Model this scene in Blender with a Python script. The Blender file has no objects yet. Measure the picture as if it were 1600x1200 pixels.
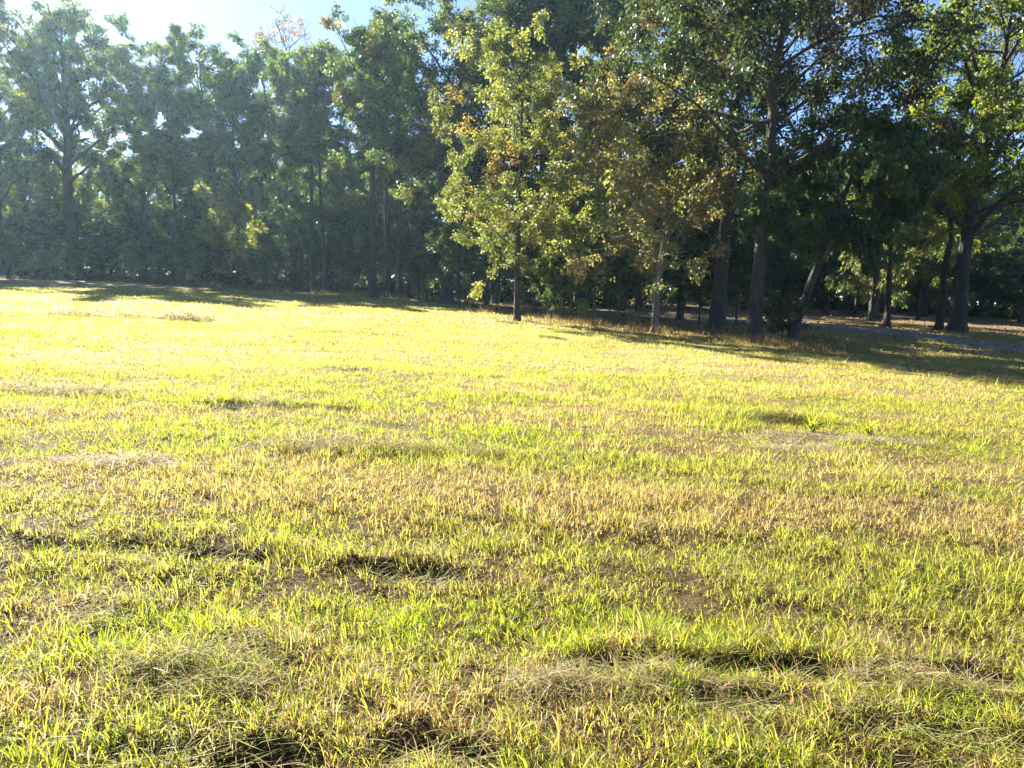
import bpy, math, random
import numpy as np
from math import radians, pi

S = bpy.context.scene
COL = S.collection
rad = math.radians

# ------------------------------------------------------------------ camera, sky, sun, exposure
CAM_H, PITCH, FPX = 1.55, 7.5, 1200.0          # eye height, degrees below level, focal length in px of a 1600 px frame
SLOPE = 0.043                                   # the field falls gently to the right
SUN_AZ, SUN_EL = -36.0, 28.8                    # degrees left of the view direction / above level

cam_d = bpy.data.cameras.new('camera')
cam_d.sensor_width = 36.0
cam_d.lens = FPX / 1600 * 36
cam_d.clip_start, cam_d.clip_end = 0.05, 3000
cam = bpy.data.objects.new('camera', cam_d)
COL.objects.link(cam)
cam.location = (0, 0, CAM_H)
cam.rotation_euler = (rad(90 - PITCH), 0, 0)
S.camera = cam

world = bpy.data.worlds.new('World')
S.world = world
world.use_nodes = True
wn = world.node_tree
wn.nodes.clear()
sky = wn.nodes.new('ShaderNodeTexSky')
sky.sky_type = 'NISHITA'
sky.sun_disc = False
sky.sun_elevation = rad(SUN_EL)
sky.sun_rotation = rad(SUN_AZ)
sky.air_density, sky.dust_density, sky.ozone_density = 0.48, 0.18, 3.6
bgn = wn.nodes.new('ShaderNodeBackground')
bgn.inputs['Strength'].default_value = 0.05
won = wn.nodes.new('ShaderNodeOutputWorld')
wn.links.new(sky.outputs[0], bgn.inputs[0])
wn.links.new(bgn.outputs[0], won.inputs[0])

sun_d = bpy.data.lights.new('sun', 'SUN')
sun_d.energy = 5.0
sun_d.angle = rad(0.53)
sun_d.color = (1.0, 0.93, 0.80)
sun = bpy.data.objects.new('sun', sun_d)
COL.objects.link(sun)
a, e = rad(SUN_AZ), rad(SUN_EL)
SUN_DIR = np.array([math.sin(a) * math.cos(e), math.cos(a) * math.cos(e), math.sin(e)])
from mathutils import Vector
sun.rotation_euler = Vector(SUN_DIR).to_track_quat('Z', 'Y').to_euler()
sun.location = (-40, 60, 60)

S.view_settings.view_transform = 'Standard'
S.view_settings.look = 'None'
S.view_settings.gamma = 1.0
S.view_settings.use_curve_mapping = False
S.view_settings.exposure = 2.6

cy = S.cycles
cy.use_denoising = True
cy.denoiser = 'OPENIMAGEDENOISE'
cy.max_bounces = 6
cy.diffuse_bounces = 3
cy.glossy_bounces = 2
cy.transmission_bounces = 4
cy.transparent_max_bounces = 6
cy.volume_bounces = 0
cy.use_adaptive_sampling = True
cy.adaptive_threshold = 0.02
cy.sample_clamp_indirect = 6.0
cy.filter_width = 1.5

rng = np.random.default_rng(7)

# ------------------------------------------------------------------ helpers
def hash2(ix, iy, seed):
    n = (ix.astype(np.int64) * 374761393 + iy.astype(np.int64) * 668265263 + seed * 1442695041) & 0x7fffffff
    n = ((n ^ (n >> 13)) * 1274126177) & 0x7fffffff
    return ((n ^ (n >> 16)) & 0xffff) / 65535.0

def vnoise(x, y, scale, seed=0):
    x = np.asarray(x, float) / scale; y = np.asarray(y, float) / scale
    ix = np.floor(x); iy = np.floor(y); fx = x - ix; fy = y - iy
    fx = fx * fx * (3 - 2 * fx); fy = fy * fy * (3 - 2 * fy)
    ix = ix.astype(np.int64); iy = iy.astype(np.int64)
    a = hash2(ix, iy, seed); b = hash2(ix + 1, iy, seed); c = hash2(ix, iy + 1, seed); d = hash2(ix + 1, iy + 1, seed)
    return (a * (1 - fx) + b * fx) * (1 - fy) + (c * (1 - fx) + d * fx) * fy

def fbm(x, y, scale, seed=0, octv=3):
    s = 0; amp = 1; tot = 0
    for o in range(octv):
        s = s + amp * vnoise(x, y, scale / 2 ** o, seed + 17 * o); tot += amp; amp *= 0.5
    return s / tot

pc, ps = math.cos(rad(PITCH)), math.sin(rad(PITCH))
def at(px, py):
    """ground point (x, y) that the photograph shows at pixel px, py of its 1600 x 1200 frame"""
    u, v = (px - 800) / FPX, (600 - py) / FPX
    d = np.array([u, pc + v * ps, -ps + v * pc])
    t = CAM_H / -(d[2] + SLOPE * d[0])
    return d[0] * t, d[1] * t

def height_to(x, y, py):
    """world z over ground point x, y that stands at picture row py"""
    v = (600 - py) / FPX
    # (y*ps + (z-h)*pc) / (y*pc - (z-h)*ps) = v
    q = (v * y * pc - y * ps) / (pc + v * ps)
    return q + CAM_H

def seg_dist(x, y, pts):
    best = np.full(np.shape(x), 1e9); side = np.zeros(np.shape(x))
    for (ax, ay), (bx, by) in zip(pts[:-1], pts[1:]):
        dx, dy = bx - ax, by - ay
        L2 = dx * dx + dy * dy
        t = np.clip(((x - ax) * dx + (y - ay) * dy) / L2, 0, 1)
        qx, qy = x - (ax + t * dx), y - (ay + t * dy)
        d = np.hypot(qx, qy)
        m = d < best
        best = np.where(m, d, best)
        side = np.where(m, qy, side)
    return best, side

# ruts and bare hollows of the mown field, strongest near the viewer: (points, half width, depth)
def P(*px):
    return [at(*p) for p in px]
RUTS = [
    (P((-60, 842), (30, 852), (100, 862), (180, 862)), 0.09, 0.06),
    (P((190, 862), (255, 868), (330, 866), (395, 874)), 0.12, 0.11),
    (P((585, 890), (640, 892), (725, 905)), 0.09, 0.07),
    (P((930, 1040), (1020, 1034), (1110, 1040)), 0.085, 0.095),
    (P((1120, 1042), (1230, 1048), (1300, 1056)), 0.09, 0.10),
    (P((1395, 1052), (1450, 1060), (1540, 1066)), 0.075, 0.08),
    (P((1110, 1094), (1160, 1098), (1205, 1100)), 0.06, 0.05),
    (P((180, 1190), (330, 1180), (450, 1192)), 0.09, 0.05),
    (P((620, 1185), (720, 1192), (760, 1200)), 0.07, 0.05),
    (P((230, 1075), (280, 1085)), 0.07, 0.05),
    (P((345, 1010), (400, 1025), (460, 1040)), 0.07, 0.04),
    (P((130, 960), (200, 968)), 0.06, 0.035),
    (P((360, 634), (420, 636), (520, 640)), 0.22, 0.13),
    (P((1200, 655), (1245, 660)), 0.22, 0.08),
    (P((1340, 1140), (1480, 1150), (1600, 1170)), 0.06, 0.03),
    (P((520, 578), (570, 580)), 0.25, 0.08),
]
def rut_fields(x, y):
    cut = np.zeros(np.shape(x)); bank = np.zeros(np.shape(x)); dep = np.zeros(np.shape(x))
    wob = (fbm(x, y, 0.20, 5, 3) - 0.5) * 2.6
    brk = np.clip(fbm(x, y, 0.42, 15, 2) * 3.0 - 0.5, 0.5, 1)
    for pts, w, dp in RUTS:
        d, s = seg_dist(x, y, pts)
        d = d + wob * w
        c = np.clip(1.25 - d / w, 0, 1)
        c = c * c * (3 - 2 * c) * brk
        cut = np.maximum(cut, c); dep = np.maximum(dep, c * dp)
        b = np.where(s > 0, np.exp(-((d - 1.8 * w) / (1.1 * w)) ** 2), 0)
        bank = np.maximum(bank, b * brk * min(1, dp / 0.07))
    return cut, bank, dep

def ground_z(x, y):
    x = np.asarray(x, float); y = np.asarray(y, float)
    z = -SLOPE * x
    r = np.hypot(x, y)
    far = np.clip((r - 4) / 25, 0, 1)
    z = z + (fbm(x, y, 9.0, 3, 2) - 0.5) * 0.22 * far
    z = z + (fbm(x * 0.7, y, 0.9, 11, 3) - 0.5) * 0.08 + (fbm(x, y, 0.3, 13, 2) - 0.5) * 0.035
    cut, bank, dep = rut_fields(x, y)
    return z - dep + bank * 0.022

def np_mesh(name, verts, faces, attrs=None, smooth=False):
    """verts (N,3); faces: list of (M,k) int arrays; attrs: {name: (M_total,4) face colours}"""
    me = bpy.data.meshes.new(name)
    verts = np.ascontiguousarray(verts, np.float32)
    faces = [np.asarray(f, np.int32) for f in faces if len(f)]
    me.vertices.add(len(verts)); me.vertices.foreach_set('co', verts.ravel())
    tot = np.concatenate([np.full(len(f), f.shape[1], np.int32) for f in faces])
    idx = np.concatenate([f.ravel() for f in faces])
    me.loops.add(len(idx)); me.loops.foreach_set('vertex_index', idx)
    me.polygons.add(len(tot))
    start = np.concatenate([[0], np.cumsum(tot)[:-1]]).astype(np.int32)
    me.polygons.foreach_set('loop_start', start)
    me.polygons.foreach_set('loop_total', tot)
    if smooth:
        me.polygons.foreach_set('use_smooth', np.ones(len(tot), bool))
    me.update(calc_edges=True)
    for k, v in (attrs or {}).items():
        at_ = me.attributes.new(k, 'FLOAT_COLOR', 'POINT' if len(v) == len(verts) and len(v) != len(tot) else 'FACE')
        c = np.ones((len(v), 4), np.float32); c[:, :v.shape[1]] = v
        at_.data.foreach_set('color', c.ravel())
    return me

def link(name, me, mat=None, parent=None):
    if mat is not None and not len(me.materials):
        me.materials.append(mat)
    o = bpy.data.objects.new(name, me)
    COL.objects.link(o)
    if parent is not None:
        o.parent = parent
    return o

def tag(o, label=None, cat=None, group=None, kind=None):
    if label: o['label'] = label
    if cat: o['category'] = cat
    if group: o['group'] = group
    if kind: o['kind'] = kind
    return o

def empty(name, loc, label, cat, group=None):
    o = bpy.data.objects.new(name, None)
    COL.objects.link(o)
    o.location = loc
    o.empty_display_size = 0.3
    return tag(o, label, cat, group)

def unit(v):
    return v / np.maximum(np.linalg.norm(v, axis=-1, keepdims=True), 1e-9)

# ------------------------------------------------------------------ materials
def new_mat(name):
    m = bpy.data.materials.new(name)
    m.use_nodes = True
    nt = m.node_tree
    nt.nodes.clear()
    out = nt.nodes.new('ShaderNodeOutputMaterial')
    return m, nt, out

def nd(nt, t, **kw):
    n = nt.nodes.new(t)
    for k, v in kw.items():
        if k.startswith('_'):
            setattr(n, k[1:], v)
        else:
            n.inputs[k.replace('__', ' ')].default_value = v
    return n

def leafy(name, trans=0.5, rough=0.45, spec=0.4, tcol=(1.25, 1.2, 0.55), objcol=True, noise=None):
    m, nt, out = new_mat(name)
    at_ = nd(nt, 'ShaderNodeAttribute', _attribute_name='col')
    src = at_.outputs['Color']
    if objcol:
        oi = nt.nodes.new('ShaderNodeObjectInfo')
        mx = nd(nt, 'ShaderNodeMix', _data_type='RGBA', _blend_type='MULTIPLY'); mx.inputs[0].default_value = 1
        nt.links.new(src, mx.inputs[6]); nt.links.new(oi.outputs['Color'], mx.inputs[7])
        src = mx.outputs[2]
    pr = nd(nt, 'ShaderNodeBsdfPrincipled', Roughness=rough)
    pr.inputs['Specular IOR Level'].default_value = spec
    nt.links.new(src, pr.inputs['Base Color'])
    tc = nd(nt, 'ShaderNodeMix', _data_type='RGBA', _blend_type='MULTIPLY'); tc.inputs[0].default_value = 1
    nt.links.new(src, tc.inputs[6]); tc.inputs[7].default_value = (*tcol, 1)
    tr = nt.nodes.new('ShaderNodeBsdfTranslucent')
    nt.links.new(tc.outputs[2], tr.inputs['Color'])
    ms = nd(nt, 'ShaderNodeMixShader'); ms.inputs[0].default_value = trans
    nt.links.new(pr.outputs[0], ms.inputs[1]); nt.links.new(tr.outputs[0], ms.inputs[2])
    nt.links.new(ms.outputs[0], out.inputs[0])
    return m

M_LEAF = leafy('leaf', 0.5, 0.5, 0.36, (1.85, 1.92, 0.85))
M_MATTE = leafy('matt_leaf', 0.35, 0.8, 0.1, (1.5, 1.6, 0.7))
M_GRASS = leafy('grass_blade', 0.58, 0.5, 0.22, (1.70, 1.70, 0.9), objcol=False)
M_STRAW = leafy('straw', 0.4, 0.75, 0.1, (1.3, 1.2, 0.8), objcol=False)

def bark(name, c0, c1, scale=6.0):
    m, nt, out = new_mat(name)
    tc = nt.nodes.new('ShaderNodeTexCoord')
    mp = nd(nt, 'ShaderNodeMapping'); mp.inputs['Scale'].default_value = (1, 1, 0.22)
    nt.links.new(tc.outputs['Object'], mp.inputs[0])
    n1 = nd(nt, 'ShaderNodeTexNoise', Scale=scale, Detail=6.0, Roughness=0.65)
    nt.links.new(mp.outputs[0], n1.inputs[0])
    n2 = nd(nt, 'ShaderNodeTexVoronoi', Scale=scale * 2.2, _feature='DISTANCE_TO_EDGE')
    nt.links.new(mp.outputs[0], n2.inputs[0])
    n3 = nd(nt, 'ShaderNodeTexNoise', Scale=1.3, Detail=3.0)
    nt.links.new(tc.outputs['Object'], n3.inputs[0])
    rp = nt.nodes.new('ShaderNodeValToRGB')
    rp.color_ramp.elements[0].position = 0.3; rp.color_ramp.elements[0].color = (*c0, 1)
    rp.color_ramp.elements[1].position = 0.7; rp.color_ramp.elements[1].color = (*c1, 1)
    ad = nd(nt, 'ShaderNodeMix', _data_type='FLOAT'); ad.inputs[0].default_value = 0.4
    nt.links.new(n1.outputs[0], ad.inputs[2]); nt.links.new(n3.outputs[0], ad.inputs[3])
    nt.links.new(ad.outputs[0], rp.inputs[0])
    pr = nd(nt, 'ShaderNodeBsdfPrincipled', Roughness=0.9)
    nt.links.new(rp.outputs[0], pr.inputs['Base Color'])
    mu = nd(nt, 'ShaderNodeMath', _operation='ADD')
    nt.links.new(n1.outputs[0], mu.inputs[0]); nt.links.new(n2.outputs[0], mu.inputs[1])
    bp = nd(nt, 'ShaderNodeBump', Strength=1.0, Distance=0.09)
    nt.links.new(mu.outputs[0], bp.inputs['Height'])
    nt.links.new(bp.outputs[0], pr.inputs['Normal'])
    nt.links.new(pr.outputs[0], out.inputs[0])
    return m
M_BARK = bark('oak_bark', (0.010, 0.0085, 0.007), (0.066, 0.056, 0.048))
M_PALE = bark('pale_bark', (0.07, 0.063, 0.053), (0.20, 0.178, 0.15), 4.0)

def ground_mat():
    m, nt, out = new_mat('soil_and_thatch')
    at_ = nd(nt, 'ShaderNodeAttribute', _attribute_name='col')
    tc = nt.nodes.new('ShaderNodeTexCoord')
    n1 = nd(nt, 'ShaderNodeTexNoise', Scale=3.5, Detail=8.0, Roughness=0.7)
    n2 = nd(nt, 'ShaderNodeTexNoise', Scale=40.0, Detail=4.0, Roughness=0.7)
    nt.links.new(tc.outputs['Object'], n1.inputs[0]); nt.links.new(tc.outputs['Object'], n2.inputs[0])
    ad = nd(nt, 'ShaderNodeMath', _operation='MULTIPLY')
    nt.links.new(n1.outputs[0], ad.inputs[0]); nt.links.new(n2.outputs[0], ad.inputs[1])
    mr = nd(nt, 'ShaderNodeMapRange'); mr.inputs[1].default_value = 0.12; mr.inputs[2].default_value = 0.42
    mr.inputs[3].default_value = 0.5; mr.inputs[4].default_value = 1.45
    nt.links.new(ad.outputs[0], mr.inputs[0])
    mx = nd(nt, 'ShaderNodeMix', _data_type='RGBA', _blend_type='MULTIPLY'); mx.inputs[0].default_value = 1
    nt.links.new(at_.outputs['Color'], mx.inputs[6]); nt.links.new(mr.outputs[0], mx.inputs[7])
    pr = nd(nt, 'ShaderNodeBsdfPrincipled', Roughness=0.9)
    pr.inputs['Specular IOR Level'].default_value = 0.05
    nt.links.new(mx.outputs[2], pr.inputs['Base Color'])
    bp = nd(nt, 'ShaderNodeBump', Strength=0.9, Distance=0.03)
    nt.links.new(ad.outputs[0], bp.inputs['Height']); nt.links.new(bp.outputs[0], pr.inputs['Normal'])
    nt.links.new(pr.outputs[0], out.inputs[0])
    return m
M_GROUND = ground_mat()

def plain(name, c0, c1, scale, rough=0.9, bump=0.3, dist=0.01):
    m, nt, out = new_mat(name)
    tc = nt.nodes.new('ShaderNodeTexCoord')
    n1 = nd(nt, 'ShaderNodeTexNoise', Scale=scale, Detail=7.0, Roughness=0.7)
    nt.links.new(tc.outputs['Object'], n1.inputs[0])
    rp = nt.nodes.new('ShaderNodeValToRGB')
    rp.color_ramp.elements[0].position = 0.35; rp.color_ramp.elements[0].color = (*c0, 1)
    rp.color_ramp.elements[1].position = 0.65; rp.color_ramp.elements[1].color = (*c1, 1)
    nt.links.new(n1.outputs[0], rp.inputs[0])
    pr = nd(nt, 'ShaderNodeBsdfPrincipled', Roughness=rough)
    nt.links.new(rp.outputs[0], pr.inputs['Base Color'])
    bp = nd(nt, 'ShaderNodeBump', Strength=bump, Distance=dist)
    nt.links.new(n1.outputs[0], bp.inputs['Height']); nt.links.new(bp.outputs[0], pr.inputs['Normal'])
    nt.links.new(pr.outputs[0], out.inputs[0])
    return m
M_GRAVEL = plain('gravel', (0.085, 0.075, 0.063), (0.20, 0.18, 0.155), 1.6)
M_SIDING = plain('painted_siding', (0.42, 0.46, 0.52), (0.50, 0.54, 0.60), 2.0, 0.6, 0.1)
M_ROOF = plain('roof_felt', (0.06, 0.06, 0.065), (0.11, 0.105, 0.10), 12.0)
M_DARKWOOD = plain('weathered_wood', (0.05, 0.035, 0.028), (0.12, 0.075, 0.06), 5.0)

# ------------------------------------------------------------------ ground
# edge of the wood, as ground points: everything beyond it is leaf litter
EDGE = [(-260, 62)] + P((-300, 424), (0, 434), (150, 438), (300, 447), (450, 456), (600, 465), (700, 474), (800, 496), (925, 500), (1025, 512), (1180, 527))
LANE = P((1760, 562), (1600, 545), (1450, 528), (1300, 513), (1110, 497), (1035, 491), (960, 487))
edge_x = np.array([p[0] for p in EDGE]); edge_y = np.array([p[1] for p in EDGE])
def beyond_edge(x, y):
    """metres beyond the wood's edge (negative: in the field)"""
    a = math.radians(40)
    line = np.interp(x, edge_x, edge_y)
    line = np.where(x > edge_x[-1], edge_y[-1] + 0.2 * (x - edge_x[-1]) + 8 * np.clip((x - edge_x[-1]) / 4, 0, 1), line)
    return y - line

def spaced(lo, hi, fine, growth, centre=0.0):
    out = [centre]; st = fine
    while out[-1] < hi:
        out.append(out[-1] + st); st *= growth
    neg = [centre]; st = fine
    while neg[-1] > lo:
        neg.append(neg[-1] - st); st *= growth
    return np.array(neg[:0:-1] + out)
gx = spaced(-900, 900, 0.043, 1.043)
gy1 = np.arange(1.2, 5.6, 0.04)
gy = [5.6]; st = 0.04
while gy[-1] < 1500:
    st *= 1.04; gy.append(gy[-1] + st)
gyb = [1.2]; st = 0.05
while gyb[-1] > -60:
    st *= 1.2; gyb.append(gyb[-1] - st)
gy = np.concatenate([np.array(gyb[:0:-1]), gy1, np.array(gy)])
GX, GY = np.meshgrid(gx, gy)
gxr, gyr = GX.ravel(), GY.ravel()
gz = ground_z(gxr, gyr)
ny, nx = GX.shape
ii = (np.arange(ny - 1)[:, None] * nx + np.arange(nx - 1)[None, :]).ravel()
gf = np.stack([ii, ii + 1, ii + nx + 1, ii + nx], 1)
be = beyond_edge(gxr, gyr)
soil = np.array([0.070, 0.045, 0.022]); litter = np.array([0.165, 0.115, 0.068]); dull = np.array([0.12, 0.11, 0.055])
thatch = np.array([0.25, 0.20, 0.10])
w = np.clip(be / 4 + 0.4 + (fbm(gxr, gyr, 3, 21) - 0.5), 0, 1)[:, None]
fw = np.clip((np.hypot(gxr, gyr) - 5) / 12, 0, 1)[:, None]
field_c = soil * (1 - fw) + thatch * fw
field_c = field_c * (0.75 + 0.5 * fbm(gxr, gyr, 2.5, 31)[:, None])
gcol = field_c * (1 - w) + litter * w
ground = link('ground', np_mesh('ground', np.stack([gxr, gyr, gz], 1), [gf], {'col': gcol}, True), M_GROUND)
tag(ground, 'mown hay field sloping gently down towards the gravel lane', kind='structure')

# gravel lane: a sheet just over the ground, sampled along its length and across
def sheet_along(pts, half, lift, step=0.6, across=9):
    pts = np.array(pts); seg = np.linalg.norm(np.diff(pts, axis=0), axis=1); L = np.concatenate([[0], np.cumsum(seg)])
    s = np.arange(0, L[-1], step)
    # smooth the polyline
    cx = np.interp(s, L, pts[:, 0]); cyy = np.interp(s, L, pts[:, 1])
    k = 9; ker = np.ones(k) / k
    cx = np.convolve(np.pad(cx, k // 2, 'edge'), ker, 'valid'); cyy = np.convolve(np.pad(cyy, k // 2, 'edge'), ker, 'valid')
    tx, ty = np.gradient(cx), np.gradient(cyy); n = np.hypot(tx, ty); nxv, nyv = -ty / n, tx / n
    u = np.linspace(-1, 1, across)
    wid = half * (1 + 0.5 * (vnoise(s, s * 0, 1.6, 4) - 0.5))
    X = cx[:, None] + nxv[:, None] * u * wid[:, None]; Y = cyy[:, None] + nyv[:, None] * u * wid[:, None]
    Z = ground_z(X.ravel(), Y.ravel()).reshape(X.shape) + lift + 0.03 * (1 - u ** 2)
    n0, n1 = X.shape
    i2 = (np.arange(n0 - 1)[:, None] * n1 + np.arange(n1 - 1)[None, :]).ravel()
    return np.stack([X, Y, Z], -1).reshape(-1, 3), np.stack([i2, i2 + n1, i2 + n1 + 1, i2 + 1], 1)
v_, f_ = sheet_along(LANE, 1.5, 0.02)
tag(link('gravel_lane', np_mesh('gravel_lane', v_, [f_], None, True), M_GRAVEL), 'pale gravel lane curving through the shade under the trees', kind='structure')

# ------------------------------------------------------------------ grass
G_GREEN = np.array([[0.165, 0.22, 0.020], [0.235, 0.28, 0.026], [0.30, 0.31, 0.036], [0.125, 0.18, 0.018]])
G_TAN = np.array([[0.33, 0.27, 0.15], [0.28, 0.19, 0.115], [0.19, 0.115, 0.075], [0.38, 0.33, 0.20]])

def blades(px, py, pz, length, width, az, lean, bend, seg, col, dead=None):
    """a strip of triangles per blade: rises from its root, leans towards az and bends over"""
    n = len(px)
    d = np.stack([np.cos(az), np.sin(az), np.zeros(n)], 1)
    sa = az + pi / 2 + np.random.default_rng(3).normal(0, 0.7, n)
    sd = np.stack([np.cos(sa), np.sin(sa), np.zeros(n)], 1)
    root = np.stack([px, py, pz], 1)
    up = np.array([0, 0, 1.0])
    rows = []
    for k in range(seg + 1):
        t = k / seg
        ang = lean + bend * t * t
        c = root + (np.cos(ang) * length * t)[:, None] * up + (np.sin(ang) * length * t)[:, None] * d
        if k < seg:
            wk = width * (1 - 0.55 * t) * 0.5
            rows.append(c - sd * wk[:, None]); rows.append(c + sd * wk[:, None])
        else:
            rows.append(c)
    V = np.stack(rows, 1)                           # n, 2*seg+1, 3
    m = V.shape[1]
    base = (np.arange(n) * m)[:, None]
    quads = []
    for k in range(seg - 1):
        quads.append(base + np.array([2 * k, 2 * k + 1, 2 * k + 3, 2 * k + 2]))
    tri = base + np.array([2 * (seg - 1), 2 * (seg - 1) + 1, 2 * seg])
    Q = np.concatenate(quads) if quads else np.zeros((0, 4), int)
    low = col if dead is None else col * 0.45 + 0.55 * dead
    cols = np.concatenate([low] + [col] * (seg - 1))
    return V.reshape(-1, 3), Q, tri, cols

class Soup:
    def __init__(s): s.v = []; s.q = []; s.t = []; s.cq = []; s.ct = []; s.n = 0
    def add(s, V, Q, T, C):
        s.v.append(V)
        if len(Q): s.q.append(Q + s.n); s.cq.append(C[:len(Q)])
        s.t.append(T + s.n); s.ct.append(C[len(Q):])
        s.n += len(V)
    def mesh(s, name):
        F = []; C = []
        if s.q: F.append(np.concatenate(s.q)); C.append(np.concatenate(s.cq))
        if s.t: F.append(np.concatenate(s.t)); C.append(np.concatenate(s.ct))
        return np_mesh(name, np.concatenate(s.v), F, {'col': np.concatenate(C)})

def lane_dist(x, y):
    return seg_dist(x, y, LANE)[0]

PATCHES = [(*at(1290, 685), 0.95, 0.34), (*at(1370, 690), 0.6, 0.2), (*at(205, 722), 0.62, 0.22), (*at(1250, 700), 0.5, 0.2)]   # worn straw patches
def worn(x, y):
    wv = np.zeros(np.shape(x))
    for cx, cy_, rx, ry in PATCHES:
        d = np.hypot((x - cx) / rx, (y - cy_) / ry) + 0.6 * (fbm(x, y, 0.35, 77) - 0.5)
        wv = np.maximum(wv, np.clip(1.6 - d * 1.3, 0, 1))
    return wv

grass = Soup()
ANG = rad(43)
def sector(n, r0, r1):
    r = np.sqrt(rng.uniform(r0 * r0, r1 * r1, n)); th = rng.uniform(-ANG, ANG, n)
    return r * np.sin(th), r * np.cos(th)
def grow(r0, r1, dens, per, seg, wid, lscale=1.0, spread=0.024):
    area = ANG * (r1 * r1 - r0 * r0)
    nt_ = int(area * dens / per)
    tx, ty = sector(nt_, r0, r1)
    cut, bank, dep = rut_fields(tx, ty)
    wv = worn(tx, ty)
    be_ = beyond_edge(tx, ty)
    keep = rng.random(nt_) > np.clip(cut * 0.9 + wv * 0.75 + np.clip(be_ / 6 + 0.2, 0, 0.93) + np.clip(1.5 - lane_dist(tx, ty), 0, 1), 0, 1)
    thin = 0.5 * fbm(tx, ty, 0.55, 41, 2) + 0.5 * fbm(tx, ty, 0.16, 43, 2)
    keep &= rng.random(nt_) < np.clip((thin - 0.25) * 4.6, 0.32, 1)
    tx, ty, cut, bank, be_ = tx[keep], ty[keep], cut[keep], bank[keep], be_[keep]
    n0 = len(tx)
    # tuft character
    pale = fbm(tx, ty * 1.6, 1.7, 51, 3)
    rowy = fbm(tx * 0.18, ty * 1.5, 0.9, 61, 3)
    fine = fbm(tx, ty, 0.28, 57, 2)
    tanp = np.clip((0.33 * pale + 0.45 * rowy + 0.22 * fine - 0.5) * 4.4 + 0.38, 0.06, 0.88)
    th = 0.060 * np.clip(0.10 + 1.0 * fbm(tx, ty, 0.8, 71, 2) + 0.85 * fbm(tx, ty, 0.22, 73, 2), 0.4, 1.8) * (1 + 0.5 * bank) * (1 - 0.4 * cut)
    th = th * rng.uniform(0.65, 1.4, n0)
    cb = rng.random(n0)
    # blades
    k = np.repeat(np.arange(n0), per)
    n = len(k)
    ox, oy = rng.normal(0, spread, n), rng.normal(0, spread, n)
    x, y = tx[k] + ox, ty[k] + oy
    z = ground_z(x, y) - 0.006
    ln = th[k] * rng.uniform(0.5, 1.5, n) * lscale
    long_ = rng.random(n) < 0.035
    ln = np.where(long_, ln * 1.7, ln)
    az = np.arctan2(oy, ox) + rng.normal(0, 0.7, n)
    lean = np.abs(rng.normal(0.22, 0.22, n)); bend = rng.uniform(0.1, 1.0, n)
    fl = rng.random(n) < 0.10
    lean = np.where(fl, rng.uniform(0.9, 1.4, n), lean)
    wd = wid * rng.uniform(0.7, 1.4, n)
    tan_ = rng.random(n) < tanp[k] * 0.9
    gi = np.clip((cb[k] * 4 + rng.normal(0, 0.8, n)).astype(int), 0, 3); ti = rng.integers(0, 4, n)
    col = np.where(tan_[:, None], G_TAN[ti], G_GREEN[gi]) * rng.uniform(0.75, 1.25, n)[:, None]
    pl = 0.42 * np.clip((np.hypot(x, y) - 7) / 12, 0, 1)[:, None] * rng.uniform(0.3, 1, n)[:, None]
    col = col * (1 - pl) + pl * np.where((fbm(x * 0.3, y, 2.2, 87, 3) > 0.49)[:, None], np.array([0.26, 0.16, 0.09]), np.array([0.37, 0.34, 0.19]))
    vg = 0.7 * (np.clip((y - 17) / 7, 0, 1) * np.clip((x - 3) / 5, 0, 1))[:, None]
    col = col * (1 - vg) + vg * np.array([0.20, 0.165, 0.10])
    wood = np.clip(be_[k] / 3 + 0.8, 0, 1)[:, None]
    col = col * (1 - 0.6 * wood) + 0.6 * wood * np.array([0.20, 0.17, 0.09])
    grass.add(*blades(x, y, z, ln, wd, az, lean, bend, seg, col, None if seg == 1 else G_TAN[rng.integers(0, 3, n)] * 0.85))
grow(1.3, 3.6, 9600, 14, 3, 0.0043)
grow(3.6, 7.0, 5000, 12, 2, 0.0053)
grow(7.0, 14, 2700, 9, 1, 0.0078, 1.0, 0.032)
grow(14, 28, 700, 6, 1, 0.0165, 1.0, 0.045)
grow(28, 62, 110, 4, 1, 0.045, 1.25, 0.10)
tag(link('grass', grass.mesh('grass'), M_GRASS), 'short yellow green mown grass covering the field', kind='stuff')

# cut stalks lying on the grass
straw = Soup()
def lay(x, y, lo, hi, wd, lift, pal, seg=1, flat=1.4):
    n = len(x)
    z = ground_z(x, y) + lift
    ln = rng.uniform(lo, hi, n)
    col = pal[rng.integers(0, len(pal), n)] * rng.uniform(0.7, 1.2, n)[:, None]
    straw.add(*blades(x, y, z, ln, wd * rng.uniform(0.7, 1.3, n), rng.uniform(0, 2 * pi, n), rng.normal(flat, 0.12, n), rng.uniform(-0.1, 0.35, n), seg, col))
PAL_STRAW = np.array([[0.38, 0.32, 0.18], [0.30, 0.24, 0.13], [0.28, 0.27, 0.13], [0.22, 0.15, 0.08]])
PAL_HAY = np.array([[0.28, 0.29, 0.10], [0.36, 0.33, 0.14], [0.22, 0.24, 0.07], [0.28, 0.20, 0.09]])
def cluster(n, r0, r1, thr, seed, lo, hi, wd, lift):
    x, y = sector(n, r0, r1)
    m = (fbm(x * 0.22, y * 1.5, 0.7, seed, 2) > thr) & (beyond_edge(x, y) < 0)
    x, y = x[m], y[m]
    lay(x, y, lo, hi, wd, lift + rng.uniform(-0.02, 0.02, len(x)), PAL_STRAW, 2)
cluster(7000, 1.3, 4.5, 0.60, 81, 0.06, 0.2, 0.0028, 0.03)
cluster(9000, 4.5, 10, 0.62, 82, 0.08, 0.24, 0.0045, 0.035)
cluster(9000, 10, 30, 0.62, 83, 0.12, 0.35, 0.011, 0.04)
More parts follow.
